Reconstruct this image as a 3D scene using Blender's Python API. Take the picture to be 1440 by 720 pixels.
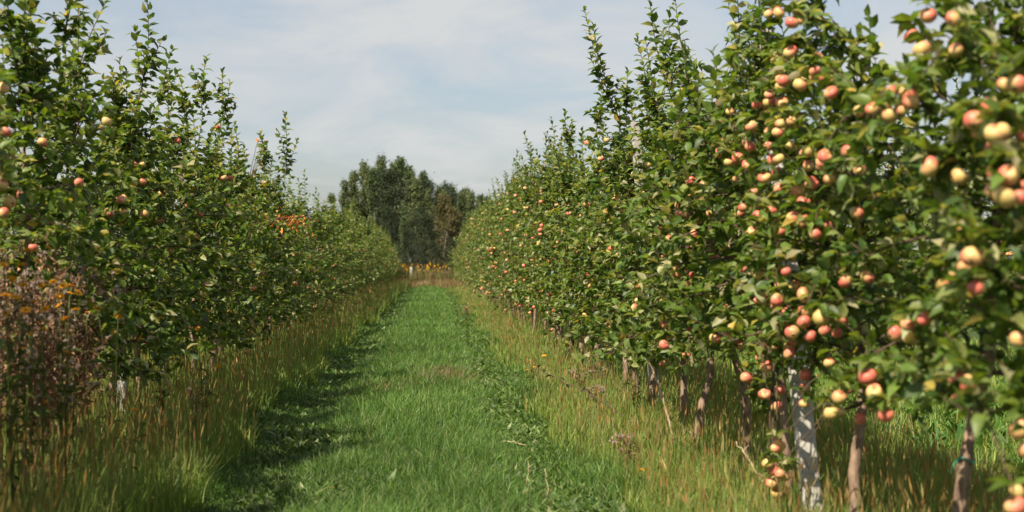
import bpy, math
import numpy as np
from math import radians, sin, cos, pi

for o in list(bpy.data.objects): bpy.data.objects.remove(o)
scene = bpy.context.scene
COL = scene.collection

# ------------------------------------------------------------------ camera
CAM_H, YAW, PITCH = 1.5, radians(3.29), radians(0.16)
cam_data = bpy.data.cameras.new('camera'); cam = bpy.data.objects.new('camera', cam_data)
COL.objects.link(cam); scene.camera = cam
cam_data.lens = 50; cam_data.sensor_width = 36; cam_data.clip_start = 0.05; cam_data.clip_end = 3000
cam.location = (0, 0, CAM_H); cam.rotation_euler = (pi/2 + PITCH, 0, -YAW)
cam_data.dof.use_dof = True; cam_data.dof.focus_distance = 15.0; cam_data.dof.aperture_fstop = 2.4

# ------------------------------------------------------------------ sky, sun, exposure
SUN_EL, SUN_AZ = radians(50), radians(224)      # azimuth of the sun, clockwise from +Y (the row direction)
world = bpy.data.worlds.new('World'); scene.world = world; world.use_nodes = True
wn = world.node_tree.nodes; wl = world.node_tree.links
for n in list(wn): wn.remove(n)
w_out = wn.new('ShaderNodeOutputWorld'); w_bg = wn.new('ShaderNodeBackground'); w_bg.inputs[1].default_value = 0.066
sky = wn.new('ShaderNodeTexSky'); sky.sky_type = 'NISHITA'; sky.sun_disc = False
sky.sun_elevation = SUN_EL; sky.sun_rotation = SUN_AZ; sky.dust_density = 2.0; sky.air_density = 1.0; sky.ozone_density = 1.2
tc = wn.new('ShaderNodeTexCoord'); sep = wn.new('ShaderNodeSeparateXYZ'); wl.new(tc.outputs['Generated'], sep.inputs[0])
zadd = wn.new('ShaderNodeMath'); zadd.operation = 'ADD'; zadd.inputs[1].default_value = 0.12; wl.new(sep.outputs[2], zadd.inputs[0])
zmax = wn.new('ShaderNodeMath'); zmax.operation = 'MAXIMUM'; zmax.inputs[1].default_value = 0.03; wl.new(zadd.outputs[0], zmax.inputs[0])
dx = wn.new('ShaderNodeMath'); dx.operation = 'DIVIDE'; wl.new(sep.outputs[0], dx.inputs[0]); wl.new(zmax.outputs[0], dx.inputs[1])
dy = wn.new('ShaderNodeMath'); dy.operation = 'DIVIDE'; wl.new(sep.outputs[1], dy.inputs[0]); wl.new(zmax.outputs[0], dy.inputs[1])
cmb = wn.new('ShaderNodeCombineXYZ'); wl.new(dx.outputs[0], cmb.inputs[0]); wl.new(dy.outputs[0], cmb.inputs[1])
mp = wn.new('ShaderNodeMapping'); mp.inputs['Rotation'].default_value = (0, 0, 0.45); mp.inputs['Scale'].default_value = (1.0, 0.62, 1); mp.inputs['Location'].default_value = (3.1, 1.2, 0)
wl.new(cmb.outputs[0], mp.inputs[0])
nz = wn.new('ShaderNodeTexNoise'); nz.inputs['Scale'].default_value = 1.5; nz.inputs['Detail'].default_value = 9; nz.inputs['Roughness'].default_value = 0.56; nz.inputs['Distortion'].default_value = 0.7
wl.new(mp.outputs[0], nz.inputs[0])
rmp = wn.new('ShaderNodeMapRange'); rmp.inputs[1].default_value = 0.40; rmp.inputs[2].default_value = 0.63; rmp.inputs[3].default_value = 0.32; rmp.inputs[4].default_value = 0.95
wl.new(nz.outputs[0], rmp.inputs[0])
mixc = wn.new('ShaderNodeMix'); mixc.data_type = 'RGBA'; mixc.inputs[7].default_value = (5.2, 5.28, 5.27, 1)
wl.new(rmp.outputs[0], mixc.inputs[0]); wl.new(sky.outputs[0], mixc.inputs[6])
wl.new(mixc.outputs[2], w_bg.inputs[0]); wl.new(w_bg.outputs[0], w_out.inputs[0])

sun_d = bpy.data.lights.new('sun', 'SUN'); sun = bpy.data.objects.new('sun', sun_d); COL.objects.link(sun)
sun_d.energy = 5.0; sun_d.angle = radians(0.55); sun_d.color = (1.0, 0.89, 0.70)
sun.rotation_euler = (pi/2 - SUN_EL, 0, -SUN_AZ + pi)
sun.location = (-20, -20, 30)
vs = scene.view_settings
vs.view_transform = 'Standard'; vs.look = 'None'; vs.gamma = 1; vs.use_curve_mapping = False; vs.exposure = 1.0

# ------------------------------------------------------------------ helpers
_cp, _sp, _cy, _sy = cos(PITCH), sin(PITCH), cos(YAW), sin(YAW)
def ray(px, py):
    a = (px - 720)/2000.0; b = (360 - py)/2000.0
    f = 1.0
    y = f*_cp - b*_sp; z = f*_sp + b*_cp; x = a
    return np.array([x*_cy + y*_sy, -x*_sy + y*_cy, z])
def at(px, py, Y):                      # photo pixel -> world point at depth Y
    r = ray(px, py); t = Y/r[1]
    return np.array([0, 0, CAM_H]) + r*t
def at_x(px, py, X):                    # photo pixel -> world point in the plane x = X
    r = ray(px, py); t = X/r[0]
    return np.array([0, 0, CAM_H]) + r*t

def nrm(v):
    v = np.asarray(v, float); return v/np.maximum(np.linalg.norm(v, axis=-1, keepdims=True), 1e-9)

def vnoise(x, y, s=0):                  # smooth cheap 2-D noise in -1..1
    return (np.sin(x*1.3+1.7*np.sin(y*0.9+s)+s)*0.5 + np.sin(y*1.7+1.3*np.sin(x*1.1-s)+2.1*s)*0.3 + np.sin((x+y)*2.9+s*3.3)*0.2)
def gz(x, y):
    x = np.asarray(x, float); y = np.asarray(y, float)
    h = 0.018*vnoise(x*2.2, y*1.6, 0.4) + 0.02*vnoise(x*0.7, y*0.4, 2.0)
    strip = np.exp(-((x-2.1)/0.55)**2) + np.exp(-((x+2.6)/0.55)**2)
    tracks = np.exp(-((x-0.75)/0.28)**2) + np.exp(-((x+1.05)/0.28)**2)
    fade = np.clip((140-np.hypot(x*2, y))/40, 0, 1)
    return (h + 0.05*strip - 0.03*tracks)*fade

def new_mesh(name, V, T, col=None, mats=(), midx=None, smooth=True):
    V = np.ascontiguousarray(V, np.float32); T = np.ascontiguousarray(T, np.int32)
    me = bpy.data.meshes.new(name)
    me.vertices.add(len(V)); me.vertices.foreach_set('co', V.ravel())
    me.loops.add(T.size); me.loops.foreach_set('vertex_index', T.ravel())
    me.polygons.add(len(T)); me.polygons.foreach_set('loop_start', np.arange(0, T.size, 3, dtype=np.int32))
    try: me.polygons.foreach_set('loop_total', np.full(len(T), 3, np.int32))
    except Exception: pass
    for m in mats: me.materials.append(m)
    if midx is not None: me.polygons.foreach_set('material_index', np.ascontiguousarray(midx, np.int32))
    me.polygons.foreach_set('use_smooth', np.full(len(T), smooth, bool))
    if col is not None:
        a = me.attributes.new('Col', 'FLOAT_COLOR', 'POINT')
        c = np.ones((len(V), 4), np.float32); c[:, :3] = col
        a.data.foreach_set('color', c.ravel())
    me.update(calc_edges=True)
    return me

def obj(name, me, parent=None, kind=None, loc=None):
    o = bpy.data.objects.new(name, me); COL.objects.link(o)
    if parent is not None: o.parent = parent
    if kind: o['kind'] = kind
    if loc is not None: o.location = loc
    return o
def thing(name, label, cat, loc=(0, 0, 0), group=None):
    o = bpy.data.objects.new(name, None); COL.objects.link(o); o.location = loc; o.empty_display_size = 0.2
    return tag(o, label, cat, group)
def tag(o, label, cat, group=None):
    o['label'] = label; o['category'] = cat
    if group: o['group'] = group
    return o

class Geo:
    def __init__(s): s.V = []; s.T = []; s.C = []; s.M = []; s.n = 0
    def add(s, V, T, C, m=0):
        V = np.asarray(V, float); T = np.asarray(T, int)
        s.V.append(V); s.T.append(T + s.n); s.n += len(V)
        C = np.asarray(C, float)
        s.C.append(np.broadcast_to(C, (len(V), 3)) if C.ndim == 1 else C)
        s.M.append(np.full(len(T), m, int))
    def mesh(s, name, mats, smooth=True):
        return new_mesh(name, np.concatenate(s.V), np.concatenate(s.T), np.concatenate(s.C), mats, np.concatenate(s.M), smooth)

def tube(P, R, sides=6, jitter=None, cap=True):
    P = np.asarray(P, float); R = np.broadcast_to(np.asarray(R, float), (len(P),))
    D = np.gradient(P, axis=0); D = nrm(D)
    ref = np.array([0.31, 0.17, 0.93]) if abs(D[0][2]) < 0.9 else np.array([1.0, 0.1, 0])
    A = nrm(np.cross(D, ref)); B = np.cross(D, A)
    th = np.arange(sides)*2*pi/sides
    V = P[:, None, :] + R[:, None, None]*(np.cos(th)[None, :, None]*A[:, None, :] + np.sin(th)[None, :, None]*B[:, None, :])
    if jitter is not None: V = V + jitter(V)
    n = len(P); V = V.reshape(-1, 3)
    i = np.arange(n-1)[:, None]*sides; j = np.arange(sides)[None, :]; k = (j+1) % sides
    a = (i+j).ravel(); b = (i+k).ravel(); c = (i+sides+k).ravel(); d = (i+sides+j).ravel()
    T = np.concatenate([np.stack([a, b, c], 1), np.stack([a, c, d], 1)])
    if cap:
        tip = len(V); V = np.vstack([V, P[-1] + D[-1]*R[-1]*0.6, P[0]])
        jj = np.arange(sides); kk = (jj+1) % sides; base = (n-1)*sides
        T = np.concatenate([T, np.stack([base+jj, base+kk, np.full(sides, tip)], 1), np.stack([kk, jj, np.full(sides, tip+1)], 1)])
    return V, T

LEAF_HI = (np.array([[0,0,0],[-.40,.22,.10],[0,.25,0],[.40,.22,.10],[-.46,.58,.10],[0,.6,-.02],[.46,.58,.10],[0,1,-.12]]),
           np.array([[0,2,1],[0,3,2],[1,5,4],[1,2,5],[2,6,5],[2,3,6],[4,5,7],[5,6,7]]))
LEAF_LO = (np.array([[0,0,0],[-.48,.45,.07],[0,.48,-.01],[.48,.45,.07],[0,1,-.08]]),
           np.array([[0,2,1],[0,3,2],[1,2,4],[2,3,4]]))
def leaves_geo(P, D, roll, L, W, col, tpl, curl=None):
    """every leaf a small folded, curved blade"""
    N = len(P); tv, tt = tpl
    D = nrm(D); up = np.array([0, 0, 1.0]) + 0*D
    up[np.abs(D[:, 2]) > 0.97] = [1, 0, 0]
    X = nrm(np.cross(D, up)); Z = np.cross(X, D)
    c, s = np.cos(roll)[:, None], np.sin(roll)[:, None]
    X, Z = c*X + s*Z, -s*X + c*Z
    if curl is None: curl = np.zeros(N)
    zz = tv[None, :, 2] - curl[:, None]*(tv[None, :, 1]**2)
    V = (P[:, None, :] + D[:, None, :]*(tv[None, :, 1]*L[:, None])[..., None]
         + X[:, None, :]*(tv[None, :, 0]*W[:, None])[..., None] + Z[:, None, :]*(zz*L[:, None])[..., None])
    T = tt[None] + (np.arange(N)*len(tv))[:, None, None]
    C = np.repeat(col, len(tv), axis=0)
    return V.reshape(-1, 3), T.reshape(-1, 3), C

# ------------------------------------------------------------------ materials
def mat(name):
    m = bpy.data.materials.new(name); m.use_nodes = True
    nt = m.node_tree; p = nt.nodes['Principled BSDF']
    return m, nt, p
def foliage_mat(name, rough=0.45, spec=0.4, trans=0.35, nscale=30, tmul=(1.5, 1.55, 0.55)):
    m, nt, p = mat(name); N, L = nt.nodes, nt.links
    a = N.new('ShaderNodeAttribute'); a.attribute_name = 'Col'
    g = N.new('ShaderNodeTexCoord'); n = N.new('ShaderNodeTexNoise'); n.inputs['Scale'].default_value = nscale; n.inputs['Detail'].default_value = 3
    L.new(g.outputs['Object'], n.inputs[0])
    mr = N.new('ShaderNodeMapRange'); mr.inputs[1].default_value = .3; mr.inputs[2].default_value = .7; mr.inputs[3].default_value = .75; mr.inputs[4].default_value = 1.25
    L.new(n.outputs[0], mr.inputs[0])
    mx = N.new('ShaderNodeMix'); mx.data_type = 'RGBA'; mx.blend_type = 'MULTIPLY'; mx.inputs[0].default_value = 1
    L.new(a.outputs['Color'], mx.inputs[6]); L.new(mr.outputs[0], mx.inputs[7])
    L.new(mx.outputs[2], p.inputs['Base Color'])
    p.inputs['Roughness'].default_value = rough; p.inputs['Specular IOR Level'].default_value = spec
    t = N.new('ShaderNodeBsdfTranslucent')
    m2 = N.new('ShaderNodeMix'); m2.data_type = 'RGBA'; m2.blend_type = 'MULTIPLY'; m2.inputs[0].default_value = 1; m2.inputs[7].default_value = (*tmul, 1)
    L.new(mx.outputs[2], m2.inputs[6]); L.new(m2.outputs[2], t.inputs['Color'])
    ms = N.new('ShaderNodeMixShader'); ms.inputs[0].default_value = trans
    L.new(p.outputs[0], ms.inputs[1]); L.new(t.outputs[0], ms.inputs[2]); L.new(ms.outputs[0], N['Material Output'].inputs[0])
    return m
def rough_mat(name, c1, c2, scale, rough=0.85, bump=0.4, spec=0.2, detail=6, stretch=(1, 1, 1), c3=None):
    m, nt, p = mat(name); N, L = nt.nodes, nt.links
    g = N.new('ShaderNodeTexCoord'); mp_ = N.new('ShaderNodeMapping'); mp_.inputs['Scale'].default_value = stretch
    L.new(g.outputs['Object'], mp_.inputs[0])
    n = N.new('ShaderNodeTexNoise'); n.inputs['Scale'].default_value = scale; n.inputs['Detail'].default_value = detail; n.inputs['Roughness'].default_value = .65
    L.new(mp_.outputs[0], n.inputs[0])
    r = N.new('ShaderNodeValToRGB'); r.color_ramp.elements[0].position = .36; r.color_ramp.elements[1].position = .64
    r.color_ramp.elements[0].color = (*c1, 1); r.color_ramp.elements[1].color = (*c2, 1)
    if c3: e = r.color_ramp.elements.new(.5); e.color = (*c3, 1)
    L.new(n.outputs[0], r.inputs[0]); L.new(r.outputs[0], p.inputs['Base Color'])
    b = N.new('ShaderNodeBump'); b.inputs['Strength'].default_value = bump; b.inputs['Distance'].default_value = .01
    L.new(n.outputs[0], b.inputs['Height']); L.new(b.outputs[0], p.inputs['Normal'])
    p.inputs['Roughness'].default_value = rough; p.inputs['Specular IOR Level'].default_value = spec
    return m
M_LEAF = foliage_mat('apple_leaf', 0.47, 0.38, 0.40, 30, (1.7, 1.6, .6))
M_FAR = foliage_mat('forest_leaf', 0.6, 0.25, 0.22, 3, (1.2, 1.2, 0.6))
M_GRASS = foliage_mat('grass_blade', 0.5, 0.35, 0.35, 8, (1.2, 1.4, .6))
M_DRY = foliage_mat('dry_stem', 0.8, 0.15, 0.2, 20, (1.2, 1.0, 0.7))
M_PETAL = foliage_mat('petal', 0.6, 0.2, 0.3, 60, (1.1, 1.0, 0.7))
M_BARK = rough_mat('apple_bark', (.11, .072, .05), (.32, .22, .16), 22, .85, .6, stretch=(1, 1, .45), c3=(.21, .145, .105))
M_TWIG = rough_mat('twig_bark', (.05, .034, .024), (.13, .085, .06), 40, .75, .3)
M_FBARK = rough_mat('forest_bark', (.05, .045, .04), (.16, .15, .135), 6, .9, .4)
M_CONC = rough_mat('weathered_concrete', (.27, .255, .23), (.42, .40, .37), 30, .92, .8, c3=(.36, .345, .32))
M_STICK = rough_mat('peeled_stick', (.25, .19, .11), (.50, .41, .27), 14, .8, .3)
M_TIE, _nt, _p = mat('plastic_tie'); _p.inputs['Base Color'].default_value = (.02, .22, .16, 1); _p.inputs['Roughness'].default_value = .4

def apple_mat():
    m, nt, p = mat('apple_skin'); N, L = nt.nodes, nt.links
    a = N.new('ShaderNodeAttribute'); a.attribute_name = 'Col'
    oi = N.new('ShaderNodeObjectInfo'); g = N.new('ShaderNodeTexCoord')
    n = N.new('ShaderNodeTexNoise'); n.inputs['Scale'].default_value = 60; n.inputs['Detail'].default_value = 4
    mp_ = N.new('ShaderNodeMapping'); mp_.inputs['Scale'].default_value = (1, 1, .35); L.new(g.outputs['Object'], mp_.inputs[0]); L.new(mp_.outputs[0], n.inputs[0])
    mr = N.new('ShaderNodeMapRange'); mr.inputs[1].default_value = .3; mr.inputs[2].default_value = .7; mr.inputs[3].default_value = .8; mr.inputs[4].default_value = 1.15
    L.new(n.outputs[0], mr.inputs[0])
    mx = N.new('ShaderNodeMix'); mx.data_type = 'RGBA'; mx.blend_type = 'MULTIPLY'; mx.inputs[0].default_value = 1
    L.new(a.outputs['Color'], mx.inputs[6]); L.new(mr.outputs[0], mx.inputs[7])
    n2 = N.new('ShaderNodeTexNoise'); n2.inputs['Scale'].default_value = 130; n2.inputs['Detail'].default_value = 2
    mp2 = N.new('ShaderNodeMapping'); mp2.inputs['Scale'].default_value = (1, 1, .12); L.new(g.outputs['Object'], mp2.inputs[0]); L.new(mp2.outputs[0], n2.inputs[0])
    rs = N.new('ShaderNodeMapRange'); rs.inputs[1].default_value = .5; rs.inputs[2].default_value = .7; rs.inputs[3].default_value = 0; rs.inputs[4].default_value = .7; L.new(n2.outputs[0], rs.inputs[0])
    st = N.new('ShaderNodeMix'); st.data_type = 'RGBA'; st.blend_type = 'MULTIPLY'; st.inputs[7].default_value = (.95, .5, .5, 1)   # red streaks
    L.new(rs.outputs[0], st.inputs[0]); L.new(mx.outputs[2], st.inputs[6])
    n3 = N.new('ShaderNodeTexNoise'); n3.inputs['Scale'].default_value = 45; n3.inputs['Detail'].default_value = 5; L.new(g.outputs['Object'], n3.inputs[0])
    r3_ = N.new('ShaderNodeMapRange'); r3_.inputs[1].default_value = .64; r3_.inputs[2].default_value = .72; L.new(n3.outputs[0], r3_.inputs[0])
    ru = N.new('ShaderNodeMix'); ru.data_type = 'RGBA'; ru.inputs[7].default_value = (.30, .19, .08, 1)                                # russet spots
    L.new(r3_.outputs[0], ru.inputs[0]); L.new(st.outputs[2], ru.inputs[6]); L.new(ru.outputs[2], p.inputs['Base Color'])
    p.inputs['Roughness'].default_value = .45; p.inputs['Specular IOR Level'].default_value = .4
    p.inputs['Subsurface Weight'].default_value = .0
    return m
M_APPLE = apple_mat()

def ground_mat():
    m, nt, p = mat('orchard_soil'); N, L = nt.nodes, nt.links
    g = N.new('ShaderNodeTexCoord')
    n1 = N.new('ShaderNodeTexNoise'); n1.inputs['Scale'].default_value = 1.3; n1.inputs['Detail'].default_value = 8; L.new(g.outputs['Object'], n1.inputs[0])
    n2 = N.new('ShaderNodeTexNoise'); n2.inputs['Scale'].default_value = 28; n2.inputs['Detail'].default_value = 6; L.new(g.outputs['Object'], n2.inputs[0])
    r1 = N.new('ShaderNodeValToRGB'); r1.color_ramp.elements[0].position = .38; r1.color_ramp.elements[1].position = .66
    r1.color_ramp.elements[0].color = (.030, .055, .016, 1); r1.color_ramp.elements[1].color = (.065, .085, .025, 1)
    L.new(n1.outputs[0], r1.inputs[0])
    mr = N.new('ShaderNodeMapRange'); mr.inputs[1].default_value = .3; mr.inputs[2].default_value = .7; mr.inputs[3].default_value = .5; mr.inputs[4].default_value = 1.4
    L.new(n2.outputs[0], mr.inputs[0])
    mx = N.new('ShaderNodeMix'); mx.data_type = 'RGBA'; mx.blend_type = 'MULTIPLY'; mx.inputs[0].default_value = 1
    L.new(r1.outputs[0], mx.inputs[6]); L.new(mr.outputs[0], mx.inputs[7]); L.new(mx.outputs[2], p.inputs['Base Color'])
    b = N.new('ShaderNodeBump'); b.inputs['Strength'].default_value = .7; b.inputs['Distance'].default_value = .03; L.new(n2.outputs[0], b.inputs['Height']); L.new(b.outputs[0], p.inputs['Normal'])
    p.inputs['Roughness'].default_value = .95; p.inputs['Specular IOR Level'].default_value = .1
    return m
M_GROUND = ground_mat()

# ------------------------------------------------------------------ ground
xs = np.unique(np.concatenate([np.array([-900, -500, -250, -120, -60, -30, -18]), np.arange(-12, 12.01, .3), np.array([18, 30, 60, 120, 250, 500, 900])]))
ys = np.unique(np.concatenate([np.array([-300, -80, -20]), np.arange(-4, 100.1, .6), np.array([130, 180, 260, 400, 700, 1500])]))
GX, GY = np.meshgrid(xs, ys); nx, ny = len(xs), len(ys)
V = np.stack([GX.ravel(), GY.ravel(), gz(GX, GY).ravel()], 1)
ii = (np.arange(ny-1)[:, None]*nx + np.arange(nx-1)[None, :]).ravel()
T = np.concatenate([np.stack([ii, ii+1, ii+nx+1], 1), np.stack([ii, ii+nx+1, ii+nx], 1)])
obj('ground', new_mesh('ground', V, T, None, [M_GROUND]), kind='structure')

# ------------------------------------------------------------------ grasses
def blades(P, H, W, col, rng, bend=.45, segs=2, tipcol=None, dirs=None):
    """tapering, bending grass blades, one ribbon each"""
    N = len(P); th = rng.uniform(0, 2*pi, N); fa = th + pi/2 + rng.normal(0, .5, N)
    if dirs is not None: th = dirs
    B = np.stack([np.cos(th), np.sin(th), 0*th], 1); S = np.stack([np.cos(fa), np.sin(fa), 0*fa], 1)
    bn = np.abs(rng.normal(bend, bend*.5, N))
    t = np.linspace(0, 1, segs+1)
    lat = (bn[:, None]*t[None, :]**1.8)*H[:, None]
    z = t[None, :]*H[:, None]*(1 - .32*bn[:, None]*t[None, :])
    Cn = P[:, None, :] + B[:, None, :]*lat[..., None]; Cn[..., 2] += z
    w = (W[:, None]*(1 - .55*t[None, :]**1.5))*.5
    Lf = Cn[:, :-1] - S[:, None, :]*w[:, :-1, None]; Rt = Cn[:, :-1] + S[:, None, :]*w[:, :-1, None]
    tip = Cn[:, -1:]
    V = np.concatenate([np.stack([Lf, Rt], 2).reshape(N, 2*segs, 3), tip], 1)
    tt = []
    for k in range(segs-1): tt += [[2*k, 2*k+1, 2*k+3], [2*k, 2*k+3, 2*k+2]]
    tt += [[2*segs-2, 2*segs-1, 2*segs]]
    tt = np.array(tt); nv = 2*segs+1
    T = tt[None] + (np.arange(N)*nv)[:, None, None]
    C = np.repeat(col[:, None, :], nv, 1)
    if tipcol is not None:
        tv = np.concatenate([np.repeat(t[:-1], 2), [1]])**2
        C = C*(1-tv[None, :, None]) + tipcol[:, None, :]*tv[None, :, None]
    return V.reshape(-1, 3), T.reshape(-1, 3), C.reshape(-1, 3)

def zs(rng, n, z0, z1, p=1.35):
    u = rng.uniform(0, 1, n); e = 1-p
    return (z0**e + u*(z1**e - z0**e))**(1/e)
def pal(rng, n, cols, w, jit=.2):
    c = np.array(cols)[rng.choice(len(cols), n, p=np.array(w)/sum(w))]
    return c*rng.uniform(1-jit, 1+jit, (n, 1))*rng.uniform(.93, 1.07, (n, 3))
def inview(x, y, m=1.3): return (x > -.3025*y-m) & (x < .4175*y+m)
def onground(x, y): return np.stack([x, y, gz(x, y) - .005], 1)
EL = lambda y: -1.55 + .12*np.sin(y*.8) + .08*np.sin(y*2.3+1) + .004*y       # where mown path meets tall strip
ER = lambda y: 1.12 + .12*np.sin(y*.7+2) + .08*np.sin(y*2.1) - .002*y

rng = np.random.default_rng(11)
G = Geo()
n = 210000
y = zs(rng, n, 7.2, 88); x = EL(y) - .15 + (ER(y) - EL(y) + .3)*rng.uniform(0, 1, n)
far = np.clip(y/10, 1, 9)
patch = vnoise(x*1.9, y*1.1, 1.0)
H = rng.uniform(.07, .19, n)*(1 + .35*patch)*(1 + .1*(far-1).clip(0, 2))*(1 - .6*np.exp(-((x-.80)/.33)**2) - .55*np.exp(-((x+1.15)/.3)**2))
W = rng.uniform(.0040, .0075, n)*far**.75
c = pal(rng, n, [(.070, .142, .025), (.108, .182, .038), (.044, .100, .019), (.22, .25, .10), (.18, .14, .07)], [5, 3.5, 4, .7, .12], .25)
c *= (1 + .16*patch + .16*vnoise(x*.8, y*.5, 7))[:, None]
dryp = np.exp(-((x-.25)/.35)**2-((y-17.8)/.9)**2)*.8 + np.exp(-((x+.55)/.3)**2-((y-16.5)/.5)**2)*.4; isd = rng.uniform(0, 1, n) < dryp; c[isd] = np.array([.17, .12, .065])
V, T, C = blades(onground(x, y), H, W, c, rng, .75, 2, c*np.array([1.15, 1.12, 1.1])); G.add(V, T, C)
obj('path_grass', G.mesh('path_grass', [M_GRASS]), kind='stuff')
tag(bpy.data.objects['path_grass'], 'short lush green mown grass down the middle of the orchard alley', 'grass')

# broad-leaved weeds along both wheel tracks
def rosettes(cx, cy, nl, Lm, rng, cols, w):
    k = len(cx); P = np.repeat(onground(cx, cy), nl, 0); n = len(P)
    az = rng.uniform(0, 2*pi, n); el = rng.uniform(.35, 1.3, n)
    D = np.stack([np.cos(az)*np.cos(el), np.sin(az)*np.cos(el), np.sin(el)], 1)
    L = np.repeat(Lm, nl)*rng.uniform(.6, 1.25, n)
    P = P + np.stack([rng.normal(0, .02, n), rng.normal(0, .02, n), 0*az], 1)
    return leaves_geo(P, D, rng.normal(0, .4, n), L, L*rng.uniform(.22, .42, n), pal(rng, n, cols, w, .22), LEAF_LO, rng.uniform(.1, .6, n))
G = Geo()
for cxm, sd, k, seed in ((.78, .33, 7200, 1), (-1.1, .34, 5600, 2), (.0, .8, 900, 3)):
    r2 = np.random.default_rng(40+seed); yy = zs(r2, k, 7.4, 70, 1.5); xx = r2.normal(cxm, sd, k)
    keep = (vnoise(xx*1.5, yy*1.2, 5+seed) > -.15) | (r2.uniform(0, 1, k) < .25); xx, yy = xx[keep], yy[keep]
    V, T, C = rosettes(xx, yy, 8, r2.uniform(.05, .10, len(xx))*(1 + .3*vnoise(xx*2, yy*1.6, 3))*np.clip(yy/14, 1, 2.2)**.4, r2, [(.074, .130, .028), (.12, .180, .045), (.045, .085, .020), (.20, .24, .10)], [4, 3, 3, 1.8]); G.add(V, T, C)
o = obj('track_weeds', G.mesh('track_weeds', [M_GRASS]), kind='stuff')
tag(o, 'leafy dandelion-like weeds growing along the wheel tracks of the path', 'weeds')

def seed_stalks(P, H, rng, stemc, headc, far, G, hl=.10, hw=.010):
    n = len(P)
    th = rng.uniform(0, 2*pi, n); ln = np.abs(rng.normal(.14, .1, n))
    top = P + np.stack([np.cos(th)*ln*H, np.sin(th)*ln*H, H], 1)
    mid = P + np.stack([np.cos(th)*ln*H*.3, np.sin(th)*ln*H*.3, H*.55], 1)
    d = nrm(top - mid); fa = rng.uniform(0, pi, n)
    S = np.stack([np.cos(fa), np.sin(fa), 0*fa], 1); S2 = np.stack([-np.sin(fa), np.cos(fa), 0*fa], 1)
    w = (.0022*far**.8)[:, None]
    V = np.stack([P-S*w, P+S*w, mid-S*w, mid+S*w, top], 1)
    T = np.array([[0, 1, 3], [0, 3, 2], [2, 3, 4]])[None] + (np.arange(n)*5)[:, None, None]
    G.add(V.reshape(-1, 3), T.reshape(-1, 3), np.repeat(stemc, 5, 0))
    L = (hl*rng.uniform(.6, 1.4, n))[:, None]; hwv = (hw*rng.uniform(.6, 1.3, n)*far**.5)[:, None]
    a = top - d*L; b = top + d*L*.25; m_ = top - d*L*.45
    for SS in (S, S2):
        V = np.stack([a, m_ - SS*hwv, b, m_ + SS*hwv], 1)
        T = np.array([[0, 1, 2], [0, 2, 3]])[None] + (np.arange(n)*4)[:, None, None]
        G.add(V.reshape(-1, 3), T.reshape(-1, 3), np.repeat(headc, 4, 0))

GREEN_T = [(.135, .215, .034), (.220, .280, .052), (.082, .150, .026), (.33, .33, .09), (.29, .21, .07)]
def tall_strip(name, label, seed, xa, xb, n, hgt, ns, hs, weights, headcols, hw):
    rng = np.random.default_rng(seed); G = Geo()
    y = zs(rng, n, 5.0, 88, 1.4); x = xa(y) + (xb(y)-xa(y))*rng.uniform(0, 1, n)
    k = inview(x, y); x, y = x[k], y[k]; n = len(x)
    far = np.clip(y/9, 1, 9); pt = vnoise(x*1.4, y*.9, seed)
    H = hgt*rng.uniform(.45, 1.15, n)*(1+.25*pt)
    H *= 1 - .55*np.exp(-((x-2.15)/.4)**2-((y-7.4)/.9)**2)
    V, T, C = blades(onground(x, y), H, rng.uniform(.004, .0075, n)*far**.75, pal(rng, n, GREEN_T, weights, .2), rng, .38, 2,
                     pal(rng, n, [(.24, .25, .065), (.27, .21, .075), (.17, .23, .05)], [2.5, .6, 6], .2)); G.add(V, T, C)
    k = 900; y = zs(rng, k, 6, 45, 1.4); x = xa(y) + (xb(y)-xa(y))*rng.uniform(0, 1, k); w = inview(x, y) & (vnoise(x*1.2, y, 9) > -.1); x, y = x[w], y[w]
    V, T, C = rosettes(x, y, 9, rng.uniform(.10, .22, len(x))*hgt/.3, rng, [(.085, .135, .03), (.14, .18, .05), (.07, .11, .03)], [3, 2, 2]); G.add(V, T, C)
    y = zs(rng, ns, 5.2, 86, 1.4); x = xa(y) + (xb(y)-xa(y))*rng.uniform(0, 1, ns)
    k = inview(x, y); x, y = x[k], y[k]; ns = len(x)
    far = np.clip(y/9, 1, 9); pt = vnoise(x*1.1, y*.7, seed+3)
    seed_stalks(onground(x, y), hs*rng.uniform(.6, 1.2, ns)*(1+.2*pt), rng, pal(rng, ns, [(.22, .21, .07), (.15, .20, .05), (.22, .14, .055)], [2, 5, 1], .2),
                pal(rng, ns, headcols[0], headcols[1], .25), far, G, .075, hw)
    o = obj(name, G.mesh(name, [M_GRASS]), kind='stuff'); tag(o, label, 'grass')
tall_strip('meadow_grass', 'tall seeding olive and rust grass under the sparser fruited tree row', 21, lambda y: -4.6+0*y, EL, 98000, .38, 11000, .56,
           [5, 4, 3, .7, .15], ([(.34, .19, .06), (.26, .14, .055), (.38, .27, .11), (.20, .18, .06)], [3, 2, 2, 2]), .0042)
tall_strip('meadow_grass', 'yellow-green seeding grass at the feet of the heavily laden tree row', 22, ER, lambda y: 3.7+0*y, 95000, .20, 6500, .33,
           [5, 5, 2, .8, .08], ([(.34, .20, .07), (.26, .15, .06), (.42, .32, .14), (.27, .25, .09)], [3, 2, 2, 2]), .0038)
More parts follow.
